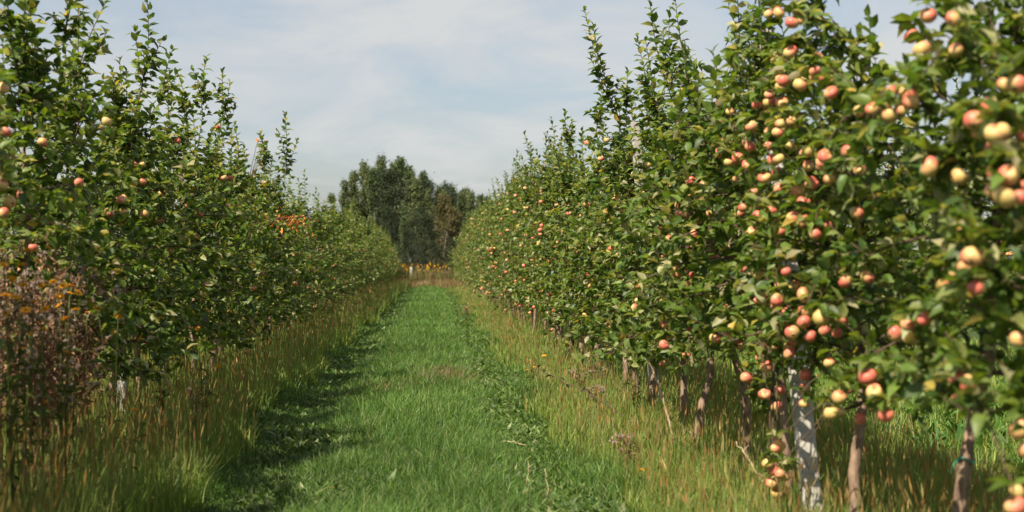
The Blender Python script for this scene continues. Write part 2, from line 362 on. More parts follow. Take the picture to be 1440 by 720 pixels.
# grass of the neighbouring alleys seen under the crowns
rng = np.random.default_rng(31); G = Geo()
for xa, xb, n in ((3.6, 9.5, 38000), (-9.5, -4.5, 14000)):
    y = zs(rng, n, 8, 60, 1.2); x = rng.uniform(xa, xb, n); k = inview(x, y); x, y = x[k], y[k]; n = len(x); far = np.clip(y/8, 1, 8)
    V, T, C = blades(onground(x, y), rng.uniform(.10, .26, n), rng.uniform(.006, .010, n)*far**.8, pal(rng, n, GREEN_T, [5, 4, 3, 1, .5], .2), rng, .6, 2); G.add(V, T, C)
    k = 500; yy = zs(rng, k, 9, 35, 1.2); xx = rng.uniform(xa+.3, xb-1, k)
    V, T, C = rosettes(xx, yy, 8, rng.uniform(.14, .26, k), rng, [(.06, .14, .03), (.09, .17, .04)], [1, 1]); G.add(V, T, C)
o = obj('alley_grass', G.mesh('alley_grass', [M_GRASS]), kind='stuff'); tag(o, 'green grass and weeds of the neighbouring alleys beyond the tree rows', 'grass')

# ------------------------------------------------------------------ apple trees
GREENS = [(.078, .132, .022), (.118, .172, .031), (.048, .090, .018), (.178, .212, .062), (.285, .280, .145), (.40, .30, .06)]
GW = [4, 4, 3, 2.6, 1.5, .12]

def curve_pts(p0, d0, L, n, sag, wob, rng):
    P = [np.array(p0, float)]; d = nrm(d0); st = L/(n-1)
    for k in range(n-1):
        d = nrm(d + np.array([0, 0, sag*st]) + rng.normal(0, wob, 3)*np.array([1, 1, .6]))
        P.append(P[-1] + d*st)
    return np.array(P)

class TreeData: pass
def grow_tree(seed, h=3.1, rad=.75, nlat=30, zlow=.72, lean=(0, 0), trunk_r=.033, nshoot=7, shoots=(), hi=True, dens=1.0, tone=1.0):
    rng = np.random.default_rng(seed); t = TreeData(); t.rng = rng; t.h = h
    LP, LD, LL, LC = [], [], [], []; nodes = []
    tg, bg = Geo(), Geo()
    # leader
    n = 12; zz = np.linspace(-.06, h, n)
    off = np.cumsum(rng.normal(0, .018, (n, 2)), 0); off -= off[0]
    ld = np.stack([off[:, 0] + lean[0]*(zz/h), off[:, 1] + lean[1]*(zz/h), zz], 1)
    # finer trunk with knots
    zf = np.linspace(-.06, h, 44); fine = np.stack([np.interp(zf, zz, ld[:, i]) for i in range(3)], 1)
    fine[:, :2] += np.stack([.006*np.sin(zf*9+seed), .006*np.cos(zf*7+seed*2)], 1)
    rr = trunk_r*np.clip(1-(zf/h)**1.15*.86, .14, 1)*(1 + .10*np.sin(zf*17+seed)*np.exp(-zf)) + .012*np.exp(-np.maximum(zf, 0)*14)
    knot = np.exp(-((zf-.62)/.03)**2)*.006; rr = rr + knot*(rng.uniform() < .6)
    V, T = tube(fine, rr, 10 if hi else 6, lambda q: rng.normal(0, .0012, q.shape)); tg.add(V, T, (.1, .1, .1))
    t.leader = lambda z: np.array([np.interp(z, zf, fine[:, i]) for i in range(3)])
    def twig(p0, d0, L, r, leaf_every, rosette, sag, lsize, upr):
        k = 3 if L < .35 else 6
        P = curve_pts(p0, d0, L, k, sag, .10, rng)
        V, T = tube(P, np.linspace(r, r*.45, k), 3, None, False); bg.add(V, T, (.1, .1, .1))
        m = max(2, int(L/leaf_every)); tt = np.linspace(.12, 1, m); seg = tt*(k-1)
        i0 = np.minimum(seg.astype(int), k-2); f = (seg-i0)[:, None]
        q = P[i0]*(1-f) + P[i0+1]*f; d = nrm(P[i0+1]-P[i0])
        az = np.arange(m)*2.4 + rng.uniform(0, 6); ref = nrm(np.cross(d, [.3, .2, .9])); oth = np.cross(d, ref)
        side = ref*np.cos(az)[:, None] + oth*np.sin(az)[:, None]
        dd = nrm(d*upr + side + rng.normal(0, .22, (m, 3)) + np.array([0, 0, .12 if upr > .8 else -.05]))
        sz = lsize*rng.uniform(.75, 1.15, m)*np.where(tt > .85, .8, 1.0)
        LP.append(q); LD.append(dd); LL.append(sz)
        if rosette:
            a = rng.uniform(0, 2*pi, rosette); e = rng.uniform(-.2, .9, rosette)
            dd = nrm(np.stack([np.cos(a)*np.cos(e), np.sin(a)*np.cos(e), np.sin(e)], 1) + d[-1]*.5)
            LP.append(np.repeat(P[-1:], rosette, 0)); LD.append(dd); LL.append(lsize*rng.uniform(.65, 1.1, rosette))
        return P
    ga = rng.uniform(0, 6); later = []
    for k in range(nlat):
        u = (k + rng.uniform(0, .8))/nlat; z = zlow + (h*.97-zlow)*u**.95
        ga += 2.4 + rng.normal(0, .35)
        prof = np.interp(u, [0, .12, .35, .6, .85, 1], [.75, 1.0, 1.0, .74, .42, .22])
        L = rad*prof*rng.uniform(.75, 1.2)
        el = np.interp(u, [0, .3, .7, 1], [.10, .25, .5, .95]) + rng.normal(0, .15)
        d0 = np.array([cos(ga)*cos(el), sin(ga)*cos(el)*.82, sin(el)])
        P = curve_pts(t.leader(z), d0, L, 8, -1.0 if u < .75 else .3, .07, rng)
        r0 = np.interp(u, [0, 1], [.013, .006])
        V, T = tube(P, np.linspace(r0, .004, 8), 5 if hi else 4, None, False); bg.add(V, T, (.1, .1, .1))
        nt_ = max(3, int(L/.056*dens))
        for j in range(nt_):
            f = (j + rng.uniform(.2, .9))/nt_; f = .12 + .88*f; s = f*7; i0 = min(int(s), 6)
            q = P[i0]*(1-(s-i0)) + P[i0+1]*(s-i0); d = nrm(P[i0+1]-P[i0])
            sd = nrm(np.cross(d, [0, 0, 1]))*(1 if (j % 2) else -1)
            dd = nrm(d*rng.uniform(.2, .8) + sd*rng.uniform(.3, 1) + np.array([0, 0, rng.uniform(-.45, .9)]))
            Lt = rng.uniform(.06, .26)*(1.15-.4*f)
            Pt = twig(q, dd, Lt, .0035, .034, int(rng.integers(3, 6)), rng.uniform(-2, 1), .086, .55)
            nodes.append(Pt[-1]); nodes.append(Pt[1])
        if u > .35 and rng.uniform() < .25:
            i = int(rng.integers(3, 7)); Lu = rng.uniform(.28, .62); later.append((P[i], P[i] + np.array([rng.normal(0, .06), rng.normal(0, .06), Lu])))
        Pt = twig(P[-1], P[-1]-P[-2] + np.array([0, 0, .08]), rng.uniform(.12, .34), .004, .03, 5, .4, .088, .7); nodes.append(Pt[-1])
    # leader clothing
    for z in np.arange(zlow+.15, h, .045/dens):
        a = rng.uniform(0, 2*pi); twig(t.leader(z), (cos(a), sin(a), rng.uniform(-.1, .9)), rng.uniform(.06, .22), .003, .036, 4, 0, .084, .5)
    # upright summer shoots
    def shoot(p0, tip, rs=.006):
        p0 = np.array(p0); tip = np.array(tip); L = np.linalg.norm(tip-p0); m = 10; s = np.linspace(0, 1, m)[:, None]
        bow = nrm(rng.normal(0, 1, 3)*[1, 1, .1])*.05*L
        P = p0*(1-s) + tip*s + bow*np.sin(s*pi)
        V, T = tube(P, np.linspace(rs, .002, m), 4, None, False); bg.add(V, T, (.1, .1, .1))
        q = int(L/.028); f = np.linspace(.03, 1, q); ss = f*(m-1); i0 = np.minimum(ss.astype(int), m-2); w = (ss-i0)[:, None]
        pp = P[i0]*(1-w)+P[i0+1]*w; d = nrm(P[i0+1]-P[i0]); az = np.arange(q)*2.4+rng.uniform(0, 6)
        ref = nrm(np.cross(d, [.3, .2, .9])); oth = np.cross(d, ref); side = ref*np.cos(az)[:, None]+oth*np.sin(az)[:, None]
        LP.append(pp); LD.append(nrm(d*np.interp(f, [0, .8, 1], [.35, .75, 2.2])[:, None] + side + rng.normal(0, .15, (q, 3)))); LL.append(.106*np.interp(f, [0, .3, .8, 1], [.8, 1, .95, .6])*rng.uniform(.85, 1.1, q))
        # a few side spurs low on the shoot
        for f_ in np.arange(.04, .38, .10/max(L, .5)):
            i = int(f_*(m-1)); a = rng.uniform(0, 2*pi); twig(P[i], (cos(a), sin(a), .7), rng.uniform(.05, .16), .0025, .032, 4, 0, .074, .6)
    for k in range(nshoot):
        a = rng.uniform(0, 2*pi); z = h*rng.uniform(.72, .98); b = t.leader(z) + np.array([cos(a), sin(a), 0])*rng.uniform(.0, .22)
        Ls = rng.uniform(.5, 1.15); shoot(t.leader(z-.1), b + np.array([cos(a)*.12+rng.normal(0, .05), sin(a)*.12+rng.normal(0, .05), Ls]))
    shoot(t.leader(h), t.leader(h) + np.array([rng.normal(0, .06), rng.normal(0, .06), rng.uniform(.5, .85)]))
    for b, tip in later: shoot(b, tip, .004)
    for b, tip in shoots:
        for q in range(2):                        # side shoots make a plume of it
            f = rng.uniform(.0, .3); p_ = b*(1-f) + tip*f; a = rng.uniform(0, 2*pi); Lq = np.linalg.norm(tip-b)*rng.uniform(.35, .6)
            shoot(p_, p_ + nrm(tip-b)*Lq + np.array([cos(a), sin(a), 0])*Lq*.4, .004)
        zb = min(max(b[2]-.25, .8), h*.96); shoot(t.leader(zb), b, .009); shoot(b, tip)
    P = np.concatenate(LP); D = np.concatenate(LD); L = np.concatenate(LL); n = len(P)
    C = pal(rng, n, GREENS, GW, .2)*tone
    roll = rng.normal(0, .75, n)
    t.leaf = (P, D, roll, L, L*rng.uniform(.50, .66, n), C, rng.uniform(-.15, .6, n))
    t.nodes = np.array(nodes); t.tg, t.bg, t.hi = tg, bg, hi
    return t

# ---- apples
def apple_geo(seed, seg=16, rings=11, red=.5):
    rng = np.random.default_rng(seed)
    ph = np.linspace(0, pi, rings); R = 1.0
    prof_r = np.sin(ph)**.88*(1 + .07*np.cos(ph)); prof_z = np.cos(ph)*.86
    prof_z = prof_z - .30*np.exp(-(ph/.34)**2) + .17*np.exp(-((pi-ph)/.3)**2)
    th = np.arange(seg)*2*pi/seg; V = []; C = []
    ax = rng.uniform(0, 2*pi); sk = rng.normal(0, .05, 2)
    for i in range(rings):
        lob = 1 + .025*np.cos(5*th+seed)*(ph[i]/pi)
        V.append(np.stack([prof_r[i]*lob*np.cos(th)*(1+sk[0]), prof_r[i]*lob*np.sin(th), np.full(seg, prof_z[i]) + sk[1]*np.cos(th)*prof_r[i]], 1))
        b = np.clip(red + .72*np.cos(th-ax)*np.sin(ph[i]) + .22*np.cos(ph[i]) + .12*np.sin(3*th+seed) + rng.normal(0, .06, seg), 0, 1)[:, None]
        yel = np.array([.61, .42, .15])*np.array([rng.uniform(.85, 1), 1, 1]); blush = np.array([.58, .15, .105]); mid = np.array([.64, .32, .165])
        c = np.where(b < .5, yel*(1-2*b) + mid*2*b, mid*(2-2*b) + blush*(2*b-1))
        if i == 0 or i == rings-1: c = c*0 + np.array([.24, .20, .06])
        C.append(c)
    V = np.concatenate(V); C = np.concatenate(C)
    i = np.arange(rings-1)[:, None]*seg; j = np.arange(seg)[None]; k = (j+1) % seg
    a, b_, c_, d = (i+j).ravel(), (i+seg+j).ravel(), (i+seg+k).ravel(), (i+k).ravel()
    T = np.concatenate([np.stack([a, b_, c_], 1), np.stack([a, c_, d], 1)])
    return V, T, C
APPLES = []
_g = Geo(); _v, _t = tube(np.array([[0, 0, .55], [.05, .02, .85], [.10, .04, 1.3]])*.034, [.0016, .0014, .002], 4); _g.add(_v, _t, (.1, .07, .03)); STALK = _g.mesh('stalk', [M_TWIG])
for k in range(9):
    g = Geo(); V, T, C = apple_geo(k, red=[.36, .48, .6, .72, .22, .52, .62, .42, .88][k]); R = .034; g.add(V*R, T, C, 0)
    cal = np.array([[0, 0, -.66]])*R
    P = np.repeat(cal, 5, 0); a = np.arange(5)*1.257
    v, tt, cc = leaves_geo(P, np.stack([np.cos(a)*.7, np.sin(a)*.7, -1+0*a], 1), 0*a, np.full(5, .008), np.full(5, .005), np.full((5, 3), .08), LEAF_LO); g.add(v, tt, cc, 1)
    APPLES.append(g.mesh('apple', [M_APPLE, M_TWIG]))
FAR_APPLE = [apple_geo(k+30, 8, 6, r) for k, r in enumerate((.3, .5, .7, .6))]

LEAF_MESH = []
_r = np.random.default_rng(5)
for k in range(10):
    c = pal(_r, 1, GREENS[:5], GW[:5], .15)
    v, tt, cc = leaves_geo(np.zeros((1, 3)), np.array([[0, 1.0, 0]]), np.zeros(1), np.ones(1), np.array([_r.uniform(.5, .64)]), c, LEAF_HI, np.array([_r.uniform(0, .35)]))
    LEAF_MESH.append(new_mesh('leaf', v, tt, cc, [M_LEAF]))

import mathutils
def build_tree(t, name, label, loc, cat='tree', group=None, apples=(), n_leaf_obj=0, joined=0, red=None, seed=0, extra=None):
    """root empty > trunk, branches, foliage, single leaves and apples"""
    root = thing(name, label, cat, loc, group); rng = np.random.default_rng(seed+900); loc = np.array(loc)
    obj('trunk', t.tg.mesh('trunk', [M_BARK]), root)
    ap = []; ex = []
    for p in apples:
        p = np.array(p) - loc
        d = np.linalg.norm(t.nodes - p - [0, 0, .06], axis=1); nd = t.nodes[d.argmin()]
        top = p + np.array([0, 0, .046])
        if d.min() > .02:
            mid = (nd+top)/2 + np.array([0, 0, .02+.12*d.min()]); V, T = tube(np.array([nd, mid, top]), [.004, .0035, .0025], 4, None, False); t.bg.add(V, T, (.1, .1, .1))
        ap.append(p)
        if d.min() > .12 and p[2] > .75:
            m = 4 + int(d.min()*40); f = rng.uniform(.1, 1, (m, 1)); q = nd*(1-f)**2 + 2*mid*f*(1-f) + top*f*f; LL = rng.uniform(.06, .09, m)
            ex.append((q, rng.normal(0, 1, (m, 3)) + [0, 0, .2], rng.normal(0, .6, m), LL, LL*.56, pal(rng, m, GREENS, GW, .2), rng.uniform(0, .5, m)))
        m = 4; a = rng.uniform(0, 2*pi, m)
        D = np.stack([np.cos(a), np.sin(a), rng.uniform(-.35, .8, m)], 1); LL = rng.uniform(.065, .095, m)
        ex.append((np.repeat(top[None] + [0, 0, .015], m, 0), D, rng.normal(0, .5, m), LL, LL*.56, pal(rng, m, GREENS, GW, .2), rng.uniform(.1, .5, m)))
    if not t.hi and hasattr(t, 'brm'): bm_ = t.brm
    else: bm_ = t.brm = t.bg.mesh('branches', [M_TWIG])
    obj('branches', bm_, root, 'stuff')
    P, D, roll, L, W, C, cu = [np.concatenate(z) for z in zip(t.leaf, *ex)]
    keep = np.ones(len(P), bool)
    if len(ap):                                    # no leaf grows through a fruit
        for p in ap:
            keep &= np.linalg.norm(P + nrm(D)*L[:, None]*.5 - p, axis=1) > .045
    if n_leaf_obj:
        cp = np.array([0, 0, CAM_H]) - loc
        dist = np.linalg.norm(P - cp, axis=1); dist[~keep] = 99
        idx = np.argsort(dist)[:n_leaf_obj]; keep[idx] = False
        for i in idx:
            y = nrm(D[i]); u = np.array([0, 0, 1.0]) if abs(y[2]) < .97 else np.array([1.0, 0, 0])
            X = nrm(np.cross(y, u)); Z = np.cross(X, y); c, s = cos(roll[i]), sin(roll[i]); X, Z = c*X+s*Z, -s*X+c*Z
            o = obj('leaf', LEAF_MESH[rng.integers(len(LEAF_MESH))], root)
            M = mathutils.Matrix(np.column_stack([X*L[i], y*L[i], Z*L[i]]).tolist()).to_4x4(); M.translation = P[i].tolist(); o.matrix_local = M
    V, T, CC = leaves_geo(P[keep], D[keep], roll[keep], L[keep], W[keep], C[keep], LEAF_HI if t.hi else LEAF_LO, cu[keep])
    if not t.hi and hasattr(t, 'fol'): fm = t.fol
    else: fm = t.fol = new_mesh('crown', V, T, CC, [M_LEAF])
    obj('crown', fm, root, 'stuff')
    for p in ap:
        o = obj('apple', APPLES[rng.choice(9, p=red)], root, loc=p.tolist()); o.rotation_euler = (rng.normal(0, .5), rng.normal(0, .5), rng.uniform(0, 6.28)); s = rng.uniform(.74, 1.14); o.scale = (s, s, s*rng.uniform(.93, 1.03)); obj('stalk', STALK, o)
    if joined:
        g = Geo()
        for i in rng.choice(len(t.nodes), joined, replace=False):
            for q in range(1 + (rng.uniform() < .3)):
                v, tt, cc = FAR_APPLE[rng.integers(4)]; a = rng.uniform(0, 6.28); c, s = cos(a), sin(a)
                g.add(v@np.array([[c, s, 0], [-s, c, 0], [0, 0, 1]])*.036*rng.uniform(.85, 1.1) + t.nodes[i] + [rng.normal(0, .03)*q, rng.normal(0, .03)*q, -.05], tt, cc)
        obj('apples', g.mesh('apples', [M_APPLE]), root, 'stuff')
    return root
def copy_tree(root, loc, rz, sc, label, group):
    r = root.copy(); COL.objects.link(r); r.location = loc; r.rotation_euler = (0, 0, rz); r.scale = sc; r['label'] = label; r['group'] = group
    for ch in list(root.children):
        c = ch.copy(); COL.objects.link(c); c.parent = r
    return r

XR, XL, STEP = 2.12, -2.62, 1.27
ORD = ['first', 'second', 'third', 'fourth', 'fifth', 'sixth', 'seventh', 'eighth', 'ninth', 'tenth', 'eleventh', 'twelfth', 'thirteenth', 'fourteenth', 'fifteenth', 'sixteenth', 'seventeenth']
# fruit seen in the photograph, right row
AR = [(1095,18),(1114,32),(1149,83),(1146,100),(1169,131),(1208,157),(1243,149),(1250,132),(1266,156),(1281,144),(1102,114),(1100,145),(1094,187),(1121,173),(1082,143),(1132,218),(1157,228),(1137,233),(1141,258),(1122,268),(1167,252),(1096,266),(1116,306),(1097,325),(1102,338),(1067,305),(1107,356),
 (1350,249),(1414,277),(1398,268),(1435,260),(1419,246),(1355,324),(1400,210),(1400,188),(1377,187),(1370,170),(1345,70),(1297,70),(1340,27),(1305,22),(1430,119),(1412,120),(1390,150),
 (1365,355),(1346,385),(1378,385),(1372,406),(1349,412),(1432,477),(1346,532),(1362,540),(1350,556),(1300,448),(1258,469),(1277,456),(1279,476),(1107,455),(1114,482),(1154,447),(1131,439),(1160,465),(1177,468),(1184,449),(1092,404),(1076,422),(1062,424),(1131,415),(1106,359),(1118,403),(1078,555),(1097,548),(1131,568),(1092,572),(1221,530),(1231,552),(1245,583),(1180,559),(1168,581),(1181,579),(1090,631),(1106,670),(1085,680),(1092,694),(1090,659),(1430,691),(1428,712),
 (1029,171),(1016,172),(1017,201),(1011,216),(1055,206),(1027,186),(966,258),(959,291),(982,310),(981,328),(942,337),(937,302),(912,231),(825,201),(831,205),(836,235),(845,223),(751,230),(817,286),(824,287),(761,299),(873,295),(853,197),(852,298),(1057,178),(1036,252),(1052,232),(1066,304),(1059,325),(1045,292),(780,335),(1014,145),(1000,316),(972,345),(892,245),
 (912,382),(907,404),(947,370),(932,423),(970,347),(1027,463),(1064,385),(1050,415),(1072,420),(1075,554),(932,511),(966,500),(822,443),(816,446),(775,464),(862,441),(853,456),(869,433),(1050,531),(1019,434),(1005,364),(1006,476),(1077,480),(757,391),(764,404),(738,394),(733,404),
 (1046,377),(1090,375),(1113,330),(1147,330),(1205,300),(1190,395),(1220,390),(1040,300),(990,280),(925,330),(895,345),(880,395),(835,330),(800,300),(1150,300),(1165,315),(1130,285),(1075,250),(1060,270),(1308,235),(1210,240),(1195,215),(1085,205),(1110,205),(1125,120),(1088,95),(1110,75)]
_ra = np.random.default_rng(17)
for cx, y0_, y1_, k, sp in ((1096, 15, 360, 26, 17), (1108, 380, 590, 16, 20), (1090, 620, 695, 6, 9), (1028, 150, 240, 9, 14), (1362, 340, 420, 5, 14), (1155, 210, 270, 6, 14), (1140, 80, 130, 5, 10), (975, 255, 340, 8, 16), (1260, 130, 165, 5, 18), (1415, 180, 280, 7, 16)):
    for q in range(k): AR.append((cx + _ra.normal(0, sp), _ra.uniform(y0_, y1_)))
def assign(pix, X0, sd, ys_, nt, seed):
    rng = np.random.default_rng(seed); out = [[] for _ in range(nt)]
    for (px, py) in pix:
        p = at_x(px, py, X0 + rng.uniform(-sd, sd)); i = int(np.abs(ys_ - p[1] - .15).argmin())
        out[i].append(p)
    return out
NR = 12
BASE_R = {-1: (1640, 4.45), 0: (1338, 5.8), 1: (1198, 7.2), 2: (1106, 8.5), 3: (1050, 9.85), 4: (983, 11.05), 5: (957, 12.15)}
def YR(i): return BASE_R[i][1] if i in BASE_R else 13.35 + (i-6)*1.27
YRS = np.array([YR(i) for i in range(12)])
applesR = assign(AR, 1.83, .15, YRS, NR, 3)
SH_R = [((872,170),(822,12)), ((955,165),(913,-12)), ((975,140),(948,-20)), ((925,160),(908,58)), ((935,200),(893,128)), ((800,205),(795,157)), ((1040,70),(1035,-30)), ((1150,40),(1110,-60)), ((838,190),(850,118)), ((880,150),(882,100))]
SHY_R = [14.0, 12.2, 11.6, 12.8, 13.4, 19.0, 9.6, 7.6, 15.4, 14.2]
HR = {-1: 2.0, 0: 2.35, 1: 2.2, 2: 2.7, 3: 2.35, 4: 2.2, 5: 2.3}
jr = np.random.default_rng(77)
labR = ['apple tree on a grey-brown trunk with a green plastic tie, ripe apples clustered',
        'apple tree whose bare brown trunk stands alone beside the pitted concrete post',
        'slim apple tree rising hard against the pitted concrete post, apples hanging low',
        'apple tree on a leaning slender trunk, first past the pitted concrete post',
        'apple tree on a curved pale trunk, second past the pitted concrete post']
def row_place(i, y0, X, j): return X + j.normal(0, .05), y0 + i*STEP + j.normal(0, .06)
TREES = []
XB = {0: .0, 1: 0, 2: .06, 3: -.02}
for i in range(-1, NR):
    x, y = (float(at(BASE_R[i][0], 700, BASE_R[i][1])[0]), BASE_R[i][1]) if i in BASE_R else (XR + jr.normal(0, .05), YR(i)); z = float(gz(x, y)); loc = (x, y, z)
    sh = [(at(*b, Y) - np.array(loc), at(*tp, Y) - np.array(loc)) for (b, tp), Y in zip(SH_R, SHY_R) if int(np.abs(YRS - Y).argmin()) == i]
    h = HR.get(i, 2.42 + jr.normal(0, .14))
    lean = {0: (.28, .0), 1: (.08, 0), 2: (-.10, 0), 3: (-.26, 0), 4: (.22, 0)}.get(i, (jr.normal(0, .06), 0))
    t = grow_tree(100+i, h, .52 if i < 0 else .64 if i < 3 else jr.uniform(.62, .82), 28, .95 if i < 2 else .88 if i == 2 else .80 if i < 5 else .70, lean, .034 if i != 2 else .024, 1 if i < 4 else 2, sh, True, 1.35 if i == 2 else 1.1, 1.0)
    ap = list(applesR[i]) if i >= 0 else []
    k = {-1: 10, 0: 8, 1: 8, 2: 16, 3: 14, 4: 14}.get(i, 16)
    for q in jr.choice(len(t.nodes), k, replace=False):
        for z_ in range(1 + (jr.uniform() < .55) + (jr.uniform() < .35)):
            ap.append(t.nodes[q] + np.array(loc) + [jr.normal(0, .035)*(z_ > 0), jr.normal(0, .035)*(z_ > 0), -.065 - .06*z_])
    lab = 'apple tree standing just outside the laden row\'s first visible trunk' if i < 0 else (labR[i] if i < len(labR) else 'heavily laden apple tree, %s past the pitted concrete post' % ORD[i-2-1])
    r = build_tree(t, 'apple_tree', lab, loc, 'apple tree', 'apple trees of the heavily laden row', ap, {0: 300, 1: 260, 2: 260, 3: 160, 4: 120}.get(i, 0), 0, None, i)
    TREES.append(r)
    if i == 0:
        p = t.leader(.60); th = np.linspace(0, 2*pi, 15); V, T = tube(np.stack([p[0]+.037*np.cos(th), p[1]+.037*np.sin(th), p[2]+.012*np.sin(th*2)], 1), .004, 5, None, False)
        g = Geo(); g.add(V, T, (0, 0, 0)); V, T = tube(np.array([p+[-.036, -.01, 0], p+[-.06, -.03, -.01], p+[-.075, -.03, -.05]]), .003, 5); g.add(V, T, (0, 0, 0)); obj('tree_tie', g.mesh('tree_tie', [M_TIE]), r)['label'] = 'green plastic tie round the trunk'

# left row
AL = [(150,171),(142,179),(250,198),(307,179),(189,232),(200,232),(111,257),(166,270),(172,280),(161,282),(175,300),(187,258),(200,256),(7,186),(4,124),(31,274),(14,284),(3,260),(5,300),(70,335),(47,348),(265,290),(322,290),(228,271),(315,250),(324,250),(60,200),(130,300),(240,330),(225,440),(290,400)]
YL0 = 9.35; NL = 11
applesL = assign(AL, -2.25, .15, YL0 + STEP*np.arange(NL), NL, 4)
SH_L = [((55,110),(38,-8)), ((105,115),(150,0)), ((195,140),(206,-10)), ((228,140),(242,70)), ((165,160),(157,98)), ((285,165),(291,80)), ((322,175),(313,100)), ((402,245),(401,160)), ((440,255),(449,193)), ((372,245),(366,186)), ((15,60),(0,-30)), ((90,60),(110,-20)), ((262,165),(253,110))]
SHY_L = [9.6, 10.2, 12.4, 13.0, 11.9, 15.6, 16.0, 20.8, 23.0, 19.5, 9.0, 9.5, 14.5]
jl = np.random.default_rng(78)
for i in [-3, -2] + list(range(NL)):
    x, y = row_place(i, YL0, XL, jl); x -= {-1: .55, -2: .3}.get(i, 0); loc = (x, y, float(gz(x, y)))
    sh = [(at(*b, Y) - np.array(loc), at(*tp, Y) - np.array(loc)) for (b, tp), Y in zip(SH_L, SHY_L) if int(round((Y-YL0)/STEP)) == i]
    h = 2.5 + jl.normal(0, .15)
    t = grow_tree(300+i, h, jl.uniform(.64, .8), 28, .74, (jl.normal(0, .07), 0), .034, 1, sh, True, 1.05, .95)
    ap = list(applesL[i]) if i >= 0 else []
    for q in jl.choice(len(t.nodes), 7, replace=False): ap.append(t.nodes[q] + np.array(loc) + [0, 0, -.065])
    lab = ('apple tree, %s along the sparsely fruited row from the brown thistle thicket' % ORD[i]) if i >= 0 else 'leafy apple tree at the near end of the sparsely fruited row, before the thistle thicket'
    r = build_tree(t, 'apple_tree', lab, loc, 'apple tree', 'apple trees of the sparsely fruited row', ap, 0, 0, np.array([.5, .8, 1.5, 2.5, .3, 1.2, 2, .6, 3])/12.4, 50+i)
    TREES.append(r)
    if i in (8, 9):                               # a withered branch with orange leaves
        rr = np.random.default_rng(5+i); g = Geo(); c = at(405 if i == 8 else 367, 312 if i == 8 else 215, 19.3 if i == 8 else 20.6) - np.array(loc)
        P0 = t.leader(min(c[2]-.1, 2.8)); m = 60 if i == 8 else 16; sp = np.array([.22, .3, .10]) if i == 8 else np.array([.03, .03, .2])
        pts = c + rr.normal(0, 1, (m, 3))*sp*.6
        for q in pts[:8]:
            V, T = tube(np.array([P0, (P0+q)/2+[0, 0, .05], q]), [.006, .004, .002], 4, None, False); g.add(V, T, (.16, .09, .05))
        D = rr.normal(0, 1, (m, 3)); L = rr.uniform(.06, .085, m)
        V, T, C = leaves_geo(pts, D, rr.normal(0, .6, m), L, L*.5, pal(rr, m, [(.50, .17, .04), (.42, .10, .035), (.55, .27, .07)], [3, 1, 1]), LEAF_HI, rr.uniform(.1, .5, m)); g.add(V, T, C)
        obj('withered_branch', g.mesh('withered_branch', [M_DRY]), r)['label'] = 'withered branch with orange leaves'

# far trees of both rows and of the next rows: variants of their own, copied
VAR = []
for k in range(7):
    VAR.append((grow_tree(500+k, 2.6 + .12*(k % 4), .72 + .05*(k % 3), 26, .64, (0, 0), .032, 3 + k % 3, (), False, .9, 1.0)))
jv = np.random.default_rng(9); protoR, protoL = [], []
far_spots = []
for i in range(NR, 64): far_spots.append(('R',) + row_place(i, 13.35-6*STEP, XR, jv))
for i in range(NL, 66): far_spots.append(('L',) + row_place(i, YL0, XL, jv))
for i in range(0, 26): far_spots.append(('R2',) + row_place(i, 9.5, XR+4.7, jv))
for i in range(0, 22): far_spots.append(('L2',) + row_place(i, 13.5, XL-4.7, jv))
FL = {'R': ('distant apple tree of the laden row, crown merged into a hedge dotted with fruit', 'distant apple trees of the laden row'),
      'L': ('distant apple tree of the sparsely fruited row, crown merged into a pale hedge', 'distant apple trees of the sparsely fruited row'),
      'R2': ('apple tree of the next row, glimpsed under the laden crowns', 'apple trees of the row beyond the laden one'),
      'L2': ('apple tree of the next row, glimpsed beneath the sparsely fruited crowns', 'apple trees of the row beyond the sparse one')}
proto = {}
for (s, x, y) in far_spots:
    k = int(jv.integers(7)); key = (s[0], k); loc = (x, y, float(gz(x, y)))
    sc = jv.uniform(.88, 1.12); scz = sc*jv.uniform(.96, 1.05)*(.87 if s == 'L' else 1.04)
    if key not in proto:
        t = VAR[k]; r = build_tree(t, 'apple_tree', FL[s][0], loc, 'apple tree', FL[s][1], (), 0, 36 if s[0] == 'R' else 14, None, k)
        r.rotation_euler = (0, 0, jv.uniform(0, 6.28)); r.scale = (sc, sc, scz); proto[key] = r
    else: copy_tree(proto[key], loc, jv.uniform(0, 6.28), (sc, sc, scz), *FL[s])

